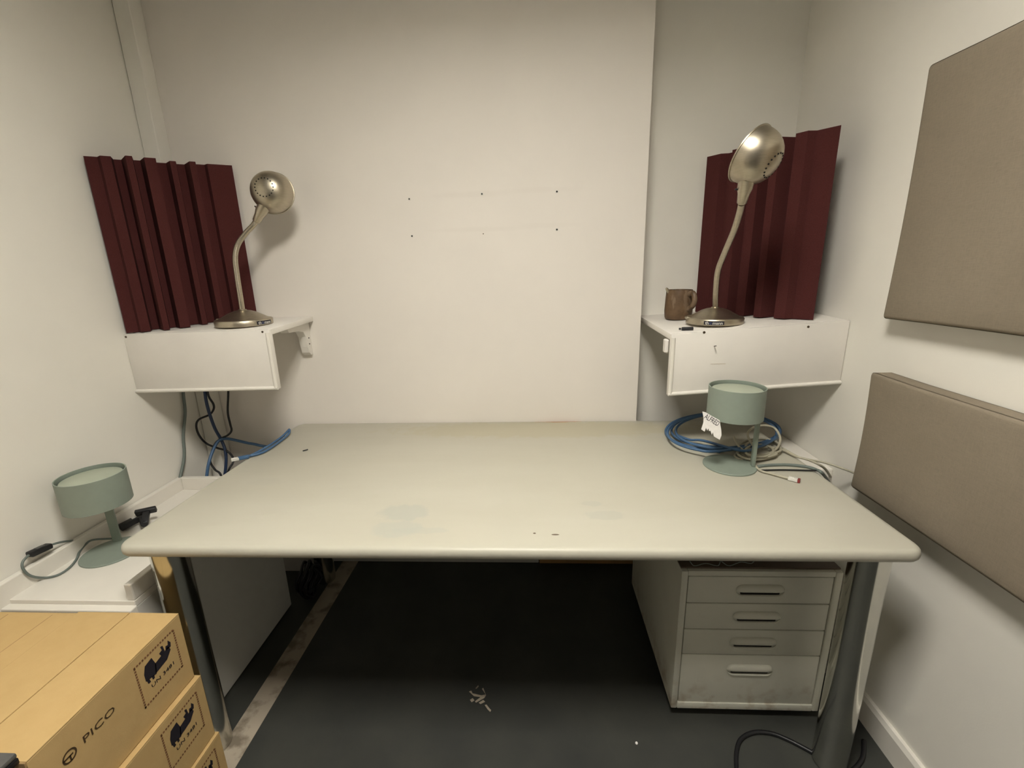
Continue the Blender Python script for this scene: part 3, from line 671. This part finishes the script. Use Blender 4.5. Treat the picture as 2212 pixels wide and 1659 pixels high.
# blue coil behind the right green lamp: loops, a boot where the ends come together
def loop_pts(cx, cy, ax, ay, a0, a1, n, zfun, ph=0):
    out = []
    for k in range(n+1):
        a = math.radians(a0+(a1-a0)*k/n); px, py = cx+ax*math.cos(a), cy+ay*math.sin(a)
        out.append(P(px, py, z=zfun(px, py, a)))
    return out
zb = lambda base: (lambda px, py, a: base+.045*max(0, -math.sin(a)))
pts = []
for i, (cx, cy, ax, ay) in enumerate(((1562, 932, 124, 40), (1566, 930, 116, 36), (1572, 931, 112, 38), (1560, 935, 118, 41))):
    pts += loop_pts(cx, cy, ax, ay, 100-(0), 100+330, 18, zb(H+.006+.006*i))[:]
coil = cable_thing('cable_coil', pts+[P(1520, 952, z=H+.02), P(1490, 950, z=H+.012), P(1462, 940, z=H+.014)], .0045, 'blue_cable', 'coil of blue network cable lying behind the right green lamp')
a, b2 = P(1532, 967, z=H+.007), P(1556, 974, z=H+.007); d = (b2-a).normalized()
G().obox((a+b2)/2, d, Vector((0, 0, 1)).cross(d), (0, 0, 1), .020, .0075, .0065, .002).build('boot', M['blue_cable'], coil, True)
# grey coil in front of it
pts = []
for i, (cx, cy, ax, ay, h_) in enumerate(((1640, 970, 46, 22, 0), (1632, 975, 40, 18, .006), (1648, 968, 38, 20, .010), (1640, 974, 30, 13, .014))):
    pts += loop_pts(cx, cy, ax, ay, 20*i, 20*i+340, 16, (lambda h_: lambda px, py, a: H+.005+h_)(h_))
gcable = cable_thing('cable_coil', pts, .0038, 'grey_cable', 'coil of pale grey network cable on the desk right of the green lamp')
c = cable_thing('network_cable', [P(1628, 965, z=H+.02), P(1615, 940, z=H+.045), P(1625, 925, z=H+.06), P(1650, 919, z=H+.07), P(1673, 925, z=H+.06), P(1685, 945, z=H+.04), P(1680, 966, z=H+.02), P(1660, 980, z=H+.010), P(1630, 985, z=H+.006), P(1600, 992, z=H+.005), P(1588, 985, z=H+.005), P(1600, 975, z=H+.012), P(1650, 966, z=H+.016), P(1690, 972, z=H+.010), P(1720, 986, z=H+.008), P(1745, 993, z=H+.006), P(1770, 1004, z=H+.004), P(1785, 1016, z=H-.03), P(1800, 1040, z=H-.12)], .0038, 'grey_cable', 'pale grey cable standing up in a loop beside the lamp post')
cable('network_cable', [P(1585, 943, z=H+.03), P(1592, 960, z=H+.022), P(1608, 975, z=H+.018), P(1625, 995, z=H+.008), P(1640, 1015, z=H+.005), P(1665, 1023, z=H+.005), P(1690, 1030, z=H+.005), P(1706, 1034, z=H+.006)], .0034, 'grey_cable', 'pale grey cable running under the lamp to a clear plug')
pa, pb = P(1704, 1033, z=H+.006), P(1725, 1038, z=H+.006); d = (pb-pa).normalized(); cr = Vector((0, 0, 1)).cross(d)
rj = thing('network_plug', (pa+pb)/2, 'clear network plug with a red end on the right of the desk', 'plug')
G().obox((pa+pb)/2-d*.002, d, cr, (0, 0, 1), .0115, .006, .0045, .001).build('housing', M['white_plastic'], rj)
G().obox(pb+d*.001, d, cr, (0, 0, 1), .003, .006, .0052, .0008).build('red_end', M['red_plastic'], rj)
G().obox((pa+pb)/2-d*.004+Vector((0, 0, .0055)), d, cr, (0, 0, 1), .006, .002, .0008).build('latch', M['white_plastic'], rj)
cable('network_cable', [P(1690, 968, z=H+.012), P(1720, 985, z=H+.008), P(1742, 992, z=H+.006), P(1780, 999, z=H+.004), P(1820, 1012, z=H), P(1850, 1024, z=H-.01), P(1870, 1036, z=H-.02)], .0034, 'grey_cable', 'pale grey cable running off to the right behind the acoustic panel')
cable('network_cable', [P(1636, 1008, z=H+.004), P(1660, 1005, z=H+.004), P(1700, 1004, z=H+.004), P(1740, 1008, z=H+.004), P(1762, 1014, z=H+.004), P(1776, 1022, z=H+.002), P(1790, 1040, z=H-.08)], .0046, 'teal_cable', 'grey-green cable lying across the desk to its right edge')
cable('network_cable', [P(1640, 1016, z=H+.0035), P(1690, 1015, z=H+.0035), P(1740, 1016, z=H+.0035), P(1765, 1017, z=H+.0035), P(1780, 1026, z=H-.02)], .0024, 'black_cable', 'thin dark cable lying straight across the desk to its right edge')
# small black bits
a, b2 = P(654, 974, z=H+.0022), P(665, 971, z=H+.0022); tag(G().tube([a, b2], .0020, 8, False).build('pencil_lead', M['black'], None, True, tuple(a)), 'tiny black stick lying on the left of the desktop', 'stick')
# cord of the left green lamp with its inline switch
zz = LZ+.004
lc = thing('lamp_cord', P(180, 1200, z=zz), 'grey cord with a black inline switch looping on the low cabinet', 'cable')
G().tube([gLc+Vector((-.034, .050, .012)), P(202, 1166, z=LZ+.03), P(185, 1176, z=LZ+.02), P(172, 1192, z=LZ+.010), P(165, 1208, z=zz), P(150, 1226, z=zz), P(125, 1242, z=zz), P(95, 1248, x=-1.245), P(66, 1244, x=-1.246), P(50, 1229, x=-1.248), P(49, 1214, x=-1.252), P(62, 1199, x=-1.256)], .0030, 8).build('cord', M['teal_cable'], lc, True, angle=None)
sa, sb = P(62, 1199, x=-1.257), P(108, 1178, x=-1.257); d = (sb-sa).normalized()
G().obox((sa+sb)/2, d, Vector((0, 0, 1)).cross(d), (0, 0, 1), (sb-sa).length/2, .0105, .008, .004).build('switch_body', M['black'], lc, True)
G().obox((sa+sb)/2+Vector((.002, 0, .0085)), d, Vector((0, 0, 1)).cross(d), (0, 0, 1), .010, .005, .002, .001).build('switch_button', M['dark_case'], lc, True)
G().tube([sb-d*.002, P(120, 1174, x=-1.257), P(138, 1170, x=-1.262), P(160, 1168, x=-1.266)], .0030, 8).build('cord', M['teal_cable'], lc, True, angle=None)
# black T-shaped grip on the cabinet behind the desk corner
a, b2 = P(258, 1141, z=LZ+.012), P(306, 1116, z=LZ+.022); tg = thing('tripod_grip', (a+b2)/2, 'black T-shaped plastic grip lying on the low cabinet beside the desk', 'grip')
d = (b2-a).normalized(); cr = Vector((0, 0, 1)).cross(d).normalized(); nz = d.cross(cr)
G().obox((a+b2)/2, d, cr, nz, (b2-a).length/2, .012, .010, .004).build('handle', M['black'], tg, True)
G().obox(b2-d*.012+nz*.0102, d, cr, nz, .012, .006, .0006, 0).build('badge', M['label_white'], tg)
e0, e1 = P(312, 1132, z=LZ+.022), P(317, 1104, z=LZ+.045)
G().tube([b2, (e0+b2)/2, e0], .010, 12, False).build('joint', M['black'], tg, True)
dd = (e1-e0).normalized(); hz_ = P(338, 1099, z=LZ+.045)-P(292, 1109, z=LZ+.045); hz_.normalize()
G().obox((e0+e1)/2, dd, hz_, dd.cross(hz_), (e1-e0).length/2, .0095, .007, .003).build('stem', M['black'], tg, True)
G().obox((P(338, 1099, z=LZ+.045)+P(292, 1109, z=LZ+.045))/2, hz_, dd, hz_.cross(dd), (P(338, 1099, z=LZ+.045)-P(292, 1109, z=LZ+.045)).length/2, .0065, .011, .003).build('crossbar', M['black'], tg, True)
# black power cable on the floor by the right leg, dark bundle under the desk
cable('power_cable', [P(1600, 1720, z=.006), P(1591, 1659, z=.006), P(1592, 1618, z=.006), P(1603, 1594, z=.006), P(1630, 1582, z=.006), P(1665, 1584, z=.006), P(1700, 1597, z=.006), P(1745, 1620, z=.006), P(1790, 1646, z=.006), P(1830, 1668, z=.006), P(1862, 1640, z=.006), P(1866, 1600, z=.006)], .0056, 'black_cable', 'black power cable looping over the floor by the right desk leg')
pts = []
for i in range(5):
    r0 = .056+.006*math.sin(i*2.1)
    for k in range(10):
        a = 2*math.pi*k/10+i*.3; pts.append(Vector((-.868+.018*math.sin(i*1.7)+.008*math.cos(3*a), -.16+r0*math.cos(a), .008+.06*(1+math.sin(a))+.008*i)))
tag(G().tube(pts, .006, 8, True, 4).build('cable_bundle', M['black_cable'], None, True, (-.868, -.16, 0), None), 'dark bundle of cables beside the low cabinet under the desk', 'cable')
c = [P(1300, 1214, y=-.73), P(1380, 1222, y=-.72), P(1450, 1219, y=-.72), P(1484, 1222, y=-.72), P(1492, 1230, y=-.72)]
cable('thin_wire', [P(1490, 1212, y=-.72), P(1500, 1222, y=-.72), P(1525, 1217, y=-.72), P(1550, 1222, y=-.72), P(1556, 1212, y=-.72)], .0011, 'teal_cable', 'thin wire sagging under the desk above the pedestal, left of its pair', 'wires under the desk')
cable('thin_wire', [P(1558, 1212, y=-.72), P(1575, 1222, y=-.72), P(1600, 1214, y=-.72), P(1622, 1217, y=-.72), P(1630, 1210, y=-.72)], .0011, 'teal_cable', 'thin wire sagging under the desk above the pedestal, right of its pair', 'wires under the desk')
# torn scraps of tape on the floor
sg = G()
for poly in ([(1013, 1494), (1018, 1492), (1021, 1498), (1040, 1502), (1049, 1500), (1041, 1488), (1044, 1486), (1050, 1502), (1046, 1508), (1028, 1518), (1026, 1515), (1038, 1506), (1024, 1504)],
             [(1015, 1512), (1021, 1508), (1025, 1513), (1019, 1517)], [(1034, 1518), (1044, 1512), (1048, 1516), (1038, 1521)], [(1047, 1523), (1051, 1522), (1058, 1531), (1061, 1534), (1059, 1538), (1053, 1532)], [(1027, 1487), (1033, 1480), (1034, 1483), (1029, 1488)]):
    sg.prism([(P(a, b, z=.001).x, P(a, b, z=.001).y) for a, b in poly[::-1]], (0, 0, .0008), (1, 0, 0), (0, 1, 0), (0, 0, 1), .0006)
oc = P(1035, 1505, z=0)
tag(sg.build('tape_scraps', M['stripe'], None, False, tuple(oc)), 'pale torn tape scraps stuck to the dark floor under the desk', 'tape', kind='stuff')
q = P(1375, 1606, z=.002); tag(G().lathe([(0, 0), (.004, .0005), (.0035, .003), (0, .004)], Matrix.Translation(q), 8, False).build('white_crumb', M['paper'], None, True, tuple(q)), 'tiny white crumb on the floor left of the pedestal', 'crumb')
